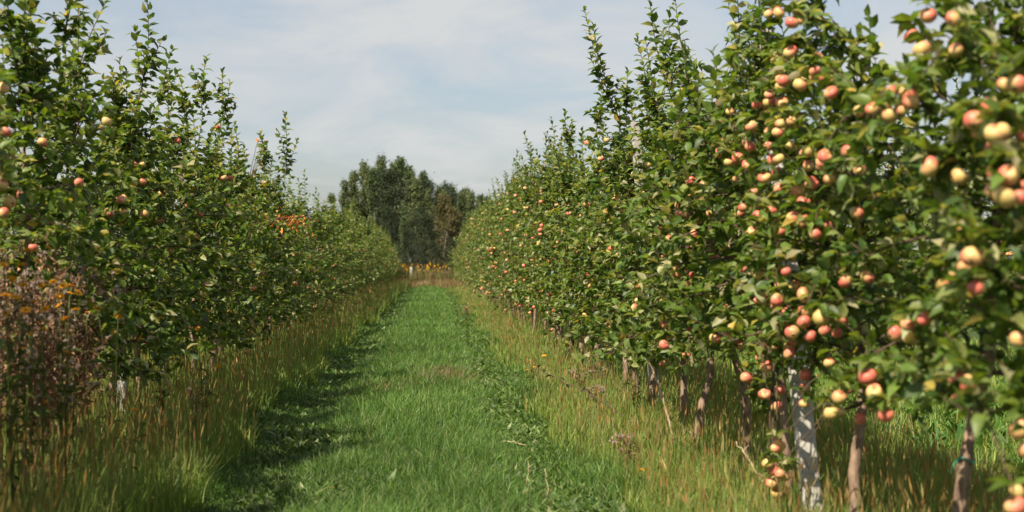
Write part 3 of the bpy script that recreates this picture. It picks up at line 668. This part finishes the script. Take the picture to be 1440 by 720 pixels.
# ------------------------------------------------------------------ concrete trellis posts
def concrete_post(base, top, w, label, seed):
    rng = np.random.default_rng(seed); base = np.array(base); top = np.array(top); n = 46
    s = np.linspace(0, 1, n); ch = .16
    sq = np.array([[-1+ch, -1], [1-ch, -1], [1, -1+ch], [1, 1-ch], [1-ch, 1], [-1+ch, 1], [-1, 1-ch], [-1, -1+ch]])*.5
    root = thing('concrete_post', label, 'post', base.tolist(), 'concrete trellis posts'); g = Geo()
    ax = top-base; rows = []
    for f in s:
        ww = w*(1-.12*f); q = sq*ww*(1 + rng.normal(0, .005, (8, 1))); rows.append(np.stack([q[:, 0]+ax[0]*f, q[:, 1]*.9+ax[1]*f, np.full(8, ax[2]*f)], 1))
    V = np.concatenate(rows); i = np.arange(n-1)[:, None]*8; j = np.arange(8)[None]; k = (j+1) % 8
    a, b, c, d = (i+j).ravel(), (i+k).ravel(), (i+8+k).ravel(), (i+8+j).ravel()
    T = np.concatenate([np.stack([a, b, c], 1), np.stack([a, c, d], 1)]); ctr = len(V); V = np.vstack([V, ax + [0, 0, .006]])
    jj = np.arange(8); T = np.vstack([T, np.stack([(n-1)*8+jj, (n-1)*8+(jj+1) % 8, np.full(8, ctr)], 1)])
    g.add(V, T, (.4, .4, .4)); obj('shaft', g.mesh('shaft', [M_CONC], False), root)
    for f in (.32, .58, .86):                     # wire loops that once carried the trellis
        p = ax*f; th = np.linspace(0, 2*pi, 13); hw = w*(1-.12*f)*.5
        V, T = tube(np.stack([p[0]+hw*1.12*np.sign(np.cos(th))*np.abs(np.cos(th))**.4, p[1]+hw*1.05*np.sign(np.sin(th))*np.abs(np.sin(th))**.4, p[2]+.006*np.sin(th)], 1), .0022, 4, None, False)
        g = Geo(); g.add(V, T, (.1, .1, .1)); obj('wire_loop', g.mesh('wire_loop', [M_TWIG]), root)
    return root
def gp(p, d=.12): return np.array([p[0], p[1], float(gz(p[0], p[1]))-d])
concrete_post(gp(at(1146, 712, 7.8)), at(1076, 42, 8.62), .105, 'pitted leaning concrete post whose bare foot shows between two slim trunks', 1)
concrete_post(gp(at(912, 590, 13.85) + [.08, 0, 0]), at(893, 172, 13.8), .095, 'concrete post with its squared top poking out above the laden crowns', 2)
concrete_post(gp(at(172, 600, 12.1)), at(163, 240, 12.1), .095, 'grey concrete post hidden in the sparsely fruited row beside a thin trunk', 3)

# ------------------------------------------------------------------ weeds, sticks
def wpl(px, py, Y): p = at(px, py, Y); return p
def thistle(px, py, Y, label, seed, hgt=None, brown=1.0, fluff=14, group=None, spread=.16, leafy=1.0):
    """dry branching weed whose tip is seen at the photo's (px, py)"""
    rng = np.random.default_rng(seed); tip = at(px, py, Y); base = np.array([tip[0]+rng.normal(0, .04), Y, float(gz(tip[0], Y))])
    H = max(tip[2]-base[2], .25); root = thing('dry_thistle', label, 'weed', base.tolist(), group)
    g = Geo(); lg = Geo(); ends = []
    main = curve_pts((0, 0, -.02), (rng.normal(0, .05), 0, 1), H, 9, 0, .04, rng); V, T = tube(main, np.linspace(.006, .002, 9), 5); g.add(V, T, (.17, .095, .065))
    for k in range(18):
        f = rng.uniform(.42, .98); s = f*8; i = min(int(s), 7); q = main[i]*(1-(s-i))+main[i+1]*(s-i); a = rng.uniform(0, 6.28)
        P = curve_pts(q, (cos(a)*.8, sin(a)*.8, .8), rng.uniform(.6, 1.3)*spread*(1.4-f)+.06, 5, .8, .1, rng); V, T = tube(P, np.linspace(.003, .0015, 5), 4); g.add(V, T, (.19, .10, .065)); ends.append(P[-1])
        n = int(12*leafy); u = rng.uniform(0, 4, n); i0 = u.astype(int).clip(0, 3); w = (u-i0)[:, None]; pp = P[i0]*(1-w)+P[i0+1]*w
        L = rng.uniform(.018, .042, n); V, T, C = leaves_geo(pp, rng.normal(0, 1, (n, 3)), rng.normal(0, .8, n), L, L*.35, pal(rng, n, [(.19, .10, .06), (.13, .075, .045), (.25, .15, .09), (.10, .11, .035)], [3, 3, 2, 1])*brown, LEAF_HI, rng.uniform(.2, .8, n)); lg.add(V, T, C)
    n = int(22*leafy); z = rng.uniform(.45, .9, n); pp = np.stack([np.interp(z*H, main[:, 2], main[:, i]) for i in range(3)], 1); L = rng.uniform(.03, .06, n)
    V, T, C = leaves_geo(pp, np.stack([rng.normal(0, 1, n), rng.normal(0, 1, n), rng.normal(-.2, .4, n)], 1), rng.normal(0, .8, n), L, L*.28, pal(rng, n, [(.20, .11, .07), (.13, .08, .045), (.12, .12, .04)], [3, 3, 1.5])*brown, LEAF_HI, rng.uniform(.2, .9, n)); lg.add(V, T, C)
    obj('stem', g.mesh('stem', [M_DRY]), root); obj('withered_leaves', lg.mesh('withered_leaves', [M_DRY]), root, 'stuff')
    for k in range(min(fluff, len(ends)+6)):
        e = ends[k % len(ends)] + (rng.normal(0, .03, 3) if k >= len(ends) else 0)
        o = obj('seed_head', FLUFF[rng.integers(3)], root, loc=np.array(e).tolist()); s = rng.uniform(.7, 1.4); o.scale = (s, s, s); o.rotation_euler = (rng.normal(0, .5), rng.normal(0, .5), rng.uniform(0, 6))
    return root
FLUFF = []
for k in range(3):
    r3 = np.random.default_rng(60+k); g = Geo(); n = 40; D = r3.normal(0, 1, (n, 3)); D[:, 2] = np.abs(D[:, 2])*.9+.1; L = r3.uniform(.010, .022, n)
    V, T, C = leaves_geo(np.zeros((n, 3)), D, r3.uniform(0, 6, n), L, np.full(n, .0035), pal(r3, n, [(.52, .45, .42), (.42, .34, .31), (.30, .22, .18)], [3, 2, 1]), LEAF_LO); g.add(V, T, C)
    V, T = tube(np.array([[0, 0, -.014], [0, 0, -.006], [0, 0, .002]]), [.002, .006, .004], 6); g.add(V, T, (.15, .09, .05)); FLUFF.append(g.mesh('seed_head', [M_DRY]))
FLOWER = []
for k in range(3):
    r3 = np.random.default_rng(70+k); g = Geo(); n = 15; a = np.arange(n)*2*pi/n + r3.normal(0, .08, n)
    D = np.stack([np.cos(a), np.sin(a), np.full(n, .12)], 1); L = r3.uniform(.020, .026, n)
    V, T, C = leaves_geo(D*.004, D, 0*a, L, np.full(n, .010), pal(r3, n, [(.75, .34, .02), (.80, .42, .03)], [1, 1], .1), LEAF_LO); g.add(V, T, C, 0)
    V, T = tube(np.array([[0, 0, -.010], [0, 0, -.003], [0, 0, .004], [0, 0, .007]]), [.003, .007, .008, .004], 8); g.add(V, T, (.55, .24, .02), 0); FLOWER.append(g.mesh('flower', [M_PETAL]))
def flower_weed(heads, Y, label, seed, group=None):
    rng = np.random.default_rng(seed); pts = [at(px, py, Y + rng.normal(0, .12)) for px, py in heads]
    bx = np.mean([p[0] for p in pts]); base = np.array([bx, Y, float(gz(bx, Y))]); root = thing('orange_wildflower', label, 'wildflower', base.tolist(), group)
    g = Geo()
    for p in pts:
        q = p-base; m = np.array([q[0]*.35+rng.normal(0, .02), q[1]*.35, q[2]*.55]); s = np.linspace(0, 1, 8)[:, None]
        P = (1-s)**2*np.array([0, 0, -.02]) + 2*s*(1-s)*m + s*s*(q-[0, 0, .008]); V, T = tube(P, np.linspace(.0035, .002, 8), 5); g.add(V, T, (.09, .11, .03))
        n = 9; k = rng.integers(1, 6, n); L = rng.uniform(.05, .10, n); V, T, C = leaves_geo(P[k], rng.normal(0, 1, (n, 3))+[0, 0, .4], rng.normal(0, .6, n), L, L*.3, pal(rng, n, [(.07, .11, .025), (.13, .13, .04)], [2, 1]), LEAF_HI, rng.uniform(0, .5, n)); g.add(V, T, C)
    obj('stem', g.mesh('stem', [M_DRY]), root)
    for p in pts:
        o = obj('flower', FLOWER[rng.integers(3)], root, loc=(p-base).tolist()); o.rotation_euler = (rng.normal(.2, .35), rng.normal(0, .35), rng.uniform(0, 6)); s = rng.uniform(.9, 1.25); o.scale = (s, s, s)
TH = [(10,378,7.6),(28,395,7.8),(45,372,8.1),(62,400,7.9),(20,430,7.2),(75,420,8.3),(95,432,8.4),(112,425,8.6),(50,445,7.4),(5,410,7.0),(35,360,8.4),(80,385,8.6),(88,460,8.0),(120,445,8.9),(15,355,8.3),(2,385,7.9),(40,410,7.7),(55,385,8.2),(70,362,8.5),(100,405,8.6),(30,450,7.3),(66,440,7.9),(108,455,8.5),(22,372,8.0),(84,400,8.4)]
for k, (px, py, Y) in enumerate(TH):
    thistle(px, py, Y + .5, 'brown withered thistle gone to white fluff in the thicket beside the trees', 600+k, None, 1.4, 24, 'thistle thicket under the sparsely fruited row', .2)
for k, (px, py, Y, lab) in enumerate([(272,545,11.0,'dry weed with pale fluffy heads standing alone in the rust grass'), (812,525,15.0,'dry thistle with white fluff in front of the laden row, beside the thin dark twig'),
     (836,512,16.0,'pale fluffy thistle by the thin trunks under the laden crowns'), (842,482,17.0,'tall fluffy dry thistle among the thin trunks of the laden row'), (845,553,13.4,'small brown seeding thistle below the thin dark twig'), (876,640,9.6,'low pinkish seeding weed in the yellow-green grass of the laden row'), (658,432,36,'dry brown weed with orange specks at the edge of the path')]):
    thistle(px, py, Y, lab, 640+k, None, 1, 18 if k != 5 else 9, None, .10, .35)
FW = [([(40,352),(52,366),(30,372)],7.5,'three orange flowers atop the brown thistle thicket beside apple leaves'), ([(22,418),(36,436),(48,424)],7.4,'orange flowers studding the front of the thistle thicket'), ([(75,396),(110,412),(122,440)],8.0,'orange flowers on the thicket edge nearest the concrete post'), ([(5,372),(12,440),(44,470)],7.3,'orange flowers scattered down the outer side of the thicket'), ([(18,346),(68,348),(3,352)],7.6,'orange flowers opened highest above the thistle thicket'), ([(98,401),(88,402),(98,412),(85,417)],8.0,'four orange flowers bunched in front of dark apple leaves'), ([(83,429),(106,435),(92,448)],8.2,'three orange flowers strung among the withered thistles'),
      ([(62,462),(64,434),(59,402)],7.7,'orange flowers in the middle of the brown thistle thicket'), ([(17,392),(32,401),(8,415)],7.3,'orange flowers low among the thistle fluff'), ([(137,434),(166,445)],8.9,'orange flowers against the dark crown beside the thistles'),
      ([(197,476)],9.2,'single long-stalked orange flower below the dark crown'), ([(225,434),(233,423),(226,447)],10.2,'orange flowers beside the second dark trunk'), ([(278,462),(292,436)],10.6,'two orange flowers before the shaded crown, above pale weed'),
      ([(189,576)],8.4,'lone orange flower low in the rust grass'), ([(28,492),(11,494)],7.4,'two low orange flowers at the foot of the thistles'), ([(95,495),(62,566)],7.9,'orange flowers sunk in tall grass below the thistles'), ([(308,515),(213,573)],10.4,'two orange flowers in the rust grass near the path'),
      ([(905,485),(884,489),(892,492)],13.3,'orange flowers under the laden crown beside the pale leaning cane'), ([(900,690),(902,660)],8.9,'orange flowers in short grass before the pitted post'), ([(745,508),(752,516),(741,520),(765,500)],16.5,'orange flowers at the tip of the thin dark twig'),
      ([(650,440),(656,432),(664,436),(672,428)],34,'orange flowers by the path among yellow grass, far down the alley'), ([(470,686)],8.9,'tiny rust flower in the mown path')]
for k, (hd, Y, lab) in enumerate(FW): flower_weed(hd, Y - (.1 if hd[0][0] < 180 else 0), lab, 700+k)

def stick(pts, r, name, label, cat, m, seed, leafy=0):
    rng = np.random.default_rng(seed); P = np.array(pts); base = P[0].copy(); n = 14; s = np.linspace(0, len(P)-1, n); i = np.minimum(s.astype(int), len(P)-2); w = (s-i)[:, None]
    Q = P[i]*(1-w)+P[i+1]*w - base + rng.normal(0, .006, (n, 3)); V, T = tube(Q, np.linspace(r, r*.45, n), 6); g = Geo(); g.add(V, T, (.3, .3, .3))
    for k in range(3):
        a = Q[rng.integers(3, n-2)]; V, T = tube(np.array([a, a+rng.normal(0, .03, 3)+[0, 0, .03]]), [r*.4, r*.2], 4); g.add(V, T, (.3, .3, .3))
    if leafy:
        root = thing(name, label, cat, base.tolist()); obj('shoot', g.mesh('shoot', [m]), root)
        k = rng.integers(2, n, leafy); L = rng.uniform(.03, .07, leafy); g = Geo(); V, T, C = leaves_geo(Q[k], rng.normal(0, 1, (leafy, 3)), rng.normal(0, .7, leafy), L, L*.4, pal(rng, leafy, [(.06, .085, .025), (.11, .12, .05)], [2, 1]), LEAF_HI); g.add(V, T, C); obj('leaflets', g.mesh('leaflets', [M_LEAF]), root, 'stuff')
    else: tag(obj(name, g.mesh(name, [m]), loc=base.tolist()), label, cat)
stick([at(953, 636, 11.2), at(935, 570, 11.25), at(912, 500, 11.3), at(890, 440, 11.4)], .011, 'leaning_cane', 'long pale peeled cane leaning into the laden crown', 'stick', M_STICK, 1)
stick([gp(at(908, 612, 12.2), .02), at(850, 565, 12.6), at(800, 540, 13.0), at(755, 518, 13.4)], .007, 'bramble_shoot', 'long thin dark twig arching over the yellow grass towards the path', 'twig', M_TWIG, 2, 26)
stick([at(1078, 682, 8.6), at(1055, 652, 8.65), at(1038, 622, 8.7)], .008, 'fallen_stick', 'short pale stick propped against the slender leaning trunk', 'stick', M_STICK, 3)
stick([at(981, 625, 10.2), at(970, 608, 10.25)], .009, 'fallen_stick', 'stub of pale branch at the foot of the curved trunk', 'stick', M_STICK, 4)
stick([gp(at(772, 705, 8.75), .02), at(771, 690, 8.75), at(768, 660, 8.8)], .005, 'dry_stalk', 'straight dry straw stalk standing at the grassy path edge', 'stalk', M_STICK, 5)
stick([gp(at(740, 690, 8.9), .02), at(744, 655, 8.9)], .004, 'dry_stalk', 'thin rusty stalk among the track weeds', 'stalk', M_STICK, 6)
stick([at(700, 618, 11.5) + [0, 0, -.02], at(722, 620, 11.4), at(740, 626, 11.3)], .005, 'fallen_twig', 'thin rusty twig lying across the leafy wheel track', 'twig', M_STICK, 7)

# ------------------------------------------------------------------ far end: fence posts, goldenrod, wood
for k, (px, Y, hh, lab) in enumerate([(578, 86, 1.15, 'pale fence post at the end of the alley, left of the yellow flowers'), (629, 88, .9, 'dark short fence post right of the yellow flowers')]):
    p = at(px, 380, Y); b = gp(p, .1); g = Geo(); w = .09
    V, T = tube(np.array([[0, 0, -.05], [0, 0, hh*.5], [.01, 0, hh], [.01, 0, hh+.05]]), [w, w*.95, w*.9, w*.3], 7); g.add(V, T, (.3, .3, .3))
    o = obj('fence_post', g.mesh('fence_post', [M_CONC if k == 0 else M_FBARK]), loc=b.tolist()); tag(o, ['pale fence post at the end of the alley beside the yellow flowers', 'short dark fence post at the far end of the yellow flowers'][k], 'post')
rng = np.random.default_rng(91); G = Geo()
n = 1500; x = rng.uniform(-2.4, 2.0, n); y = rng.uniform(85, 90, n); H = rng.uniform(.75, 1.25, n)
V, T, C = blades(onground(x, y), H, rng.uniform(.03, .05, n), pal(rng, n, [(.09, .12, .03), (.15, .13, .05), (.20, .12, .06)], [3, 2, 2]), rng, .2, 2); G.add(V, T, C)
n = 95; x = rng.uniform(-1.9, 1.1, n); y = rng.uniform(85.5, 89, n); tp = onground(x, y) + np.stack([0*x, 0*x, rng.uniform(.75, 1.2, n)], 1)
V, T, C = leaves_geo(tp, np.stack([rng.normal(0, .5, n), rng.normal(0, .5, n), rng.uniform(.4, 1, n)], 1), rng.uniform(0, 6, n), rng.uniform(.12, .26, n), rng.uniform(.06, .11, n), pal(rng, n, [(.50, .27, .02), (.42, .20, .02)], [2, 1]), LEAF_LO); G.add(V, T, C)
o = obj('goldenrod', G.mesh('goldenrod', [M_PETAL]), kind='stuff'); tag(o, 'band of yellow goldenrod across the far end of the alley', 'wildflowers')
G = Geo(); n = 6000; x = np.concatenate([rng.uniform(-3.2, 3, n//2), rng.normal(.9, .45, n//2)]); y = rng.uniform(74, 86, n)
V, T, C = blades(onground(x, y), rng.uniform(.2, .5, n), rng.uniform(.02, .035, n), pal(rng, n, [(.22, .12, .07), (.26, .18, .08), (.12, .13, .04)], [3, 2, 2]), rng, .4, 2); G.add(V, T, C)
o = obj('dry_grass', G.mesh('dry_grass', [M_GRASS]), kind='stuff'); tag(o, 'reddish dry grass where the mown path ends', 'grass')

def forest_tree(seed, h, w, kind):
    """0 loose birch, 1 dense dark, 2 turning brown-gold, 3 poplar-like"""
    rng = np.random.default_rng(seed); tg, lg = Geo(), Geo(); bg = Geo()
    tr = curve_pts((0, 0, -.1), (0, 0, 1), h*.96, 12, 0, .02, rng); V, T = tube(tr, np.linspace(h*.014, .02, 12), 8); tg.add(V, T, (.1, .1, .1))
    P, D = [], []; nb = 46 if kind != 1 else 54
    for k in range(nb):
        u = rng.uniform(.10 if kind in (1, 2) else .18, 1); z = u*h*.95
        prof = {0: np.interp(u, [.1, .3, .6, 1], [.8, 1, .5, .05]), 1: np.interp(u, [.1, .4, .8, 1], [.95, 1, .75, .2]), 2: np.interp(u, [.1, .4, .75, 1], [.9, 1, .6, .12]), 3: np.interp(u, [.1, .35, .7, 1], [.8, .95, .5, .06])}[kind]
        a = rng.uniform(0, 2*pi); L = w*prof*rng.uniform(.55, 1.1); el = {0: .7, 1: .35, 2: .45, 3: 1.0}[kind]
        q = np.array([np.interp(z, tr[:, 2], tr[:, i]) for i in range(3)])
        B = curve_pts(q, (cos(a)*cos(el), sin(a)*cos(el), sin(el)), L, 6, -.25 if kind == 0 else .1, .08, rng); V, T = tube(B, np.linspace(.03, .008, 6), 4, None, False); bg.add(V, T, (.1, .1, .1))
        m = 16
        for j in range(m):
            s = rng.uniform(.25, 1)*5; i = min(int(s), 4); c = B[i]*(1-(s-i))+B[i+1]*(s-i); cl = int(rng.integers(5, 11))
            P.append(c + rng.normal(0, 1, (cl, 3))*np.array([.16, .16, .22 if kind == 0 else .16])*(1 + .6*(kind == 1))*np.clip(h/9, .6, 1.2)); D.append(rng.normal(0, 1, (cl, 3)) + [0, 0, -.4])
    P = np.concatenate(P); D = np.concatenate(D); n = len(P); L = rng.uniform(.10, .19, n)
    cols = {0: [(.105, .128, .052), (.080, .105, .040), (.135, .155, .065)], 1: [(.026, .040, .017), (.038, .053, .022), (.020, .031, .013)], 2: [(.095, .088, .034), (.120, .092, .030), (.066, .074, .028)], 3: [(.075, .105, .042), (.098, .130, .052), (.056, .080, .033)]}[kind]
    V, T, C = leaves_geo(P, D, rng.uniform(0, 6, n), L, L*.62, pal(rng, n, cols, [3, 2, 1], .25), LEAF_LO); lg.add(V, T, C)
    return tg.mesh('trunk', [M_FBARK]), bg.mesh('limbs', [M_FBARK]), lg.mesh('crown', [M_FAR])
FK = [forest_tree(800+k, 8.0, w, kd) for k, (w, kd) in enumerate([(1.7, 0), (1.5, 0), (2.3, 1), (2.5, 1), (2.2, 2), (1.3, 3), (1.6, 3)])]
FLAB = ['loose grey-green birch in the wood, spiky top against the sky', 'dense dark tree filling the wood behind the alley', 'brownish-gold tree turning colour in the wood', 'slender upright grey-green tree in the wood']
FKI = [0, 0, 1, 1, 2, 3, 3]
def place_forest(px, topy, Y, v, rng):
    p = at(px, topy, Y); H = p[2]; root = thing('woodland_tree', FLAB[FKI[v]], 'tree', (p[0], Y, 0), 'trees of the wood closing the alley')
    s = H/8.0; sw = s*rng.uniform(.85, 1.1)
    root.scale = (sw, sw, s); root.rotation_euler = (0, 0, rng.uniform(0, 6.28))
    for nme, me in zip(('trunk', 'limbs', 'crown'), FK[v]):
        o = obj(nme, me, root, 'stuff' if nme != 'trunk' else None)
rng = np.random.default_rng(95)
for px, ty, Y, v in [(482,250,112,1),(468,268,108,6),(495,242,116,0),(511,222,118,0),(527,232,114,5),(541,214,120,1),(549,236,112,3),(561,216,121,5),(573,236,116,6),(584,246,112,0),(594,237,120,5),(608,252,116,3),(620,268,108,4),(631,254,114,2),(641,272,110,4),(657,261,118,1),(668,270,114,6),(650,268,112,5),(662,266,110,0),(676,270,113,5),(688,274,110,1),(690,280,106,3),(676,288,104,2),(618,258,118,5),(636,258,119,0),(646,262,120,6),(580,240,118,1),(566,228,123,6),(532,224,122,0),(520,230,117,1),(500,236,119,6),(553,224,119,0),(626,264,112,1),(602,262,112,0),(682,276,118,0),(700,280,116,2),
                      (585,290,104,2),(604,300,102,3),(622,286,100,4),(638,288,101,4),(655,296,105,2),(566,286,102,6),(550,290,104,3),(672,300,104,3),(594,330,97,2),(612,338,96,3),(632,332,97,2),(576,320,98,2),(648,330,98,2)]:
    place_forest(px, ty, Y, v, rng)
for px in list(range(-260, 470, 38)) + list(range(722, 1700, 38)):
    place_forest(px + rng.uniform(-10, 10), rng.uniform(268, 298), rng.uniform(104, 122), int(rng.integers(7)), rng)
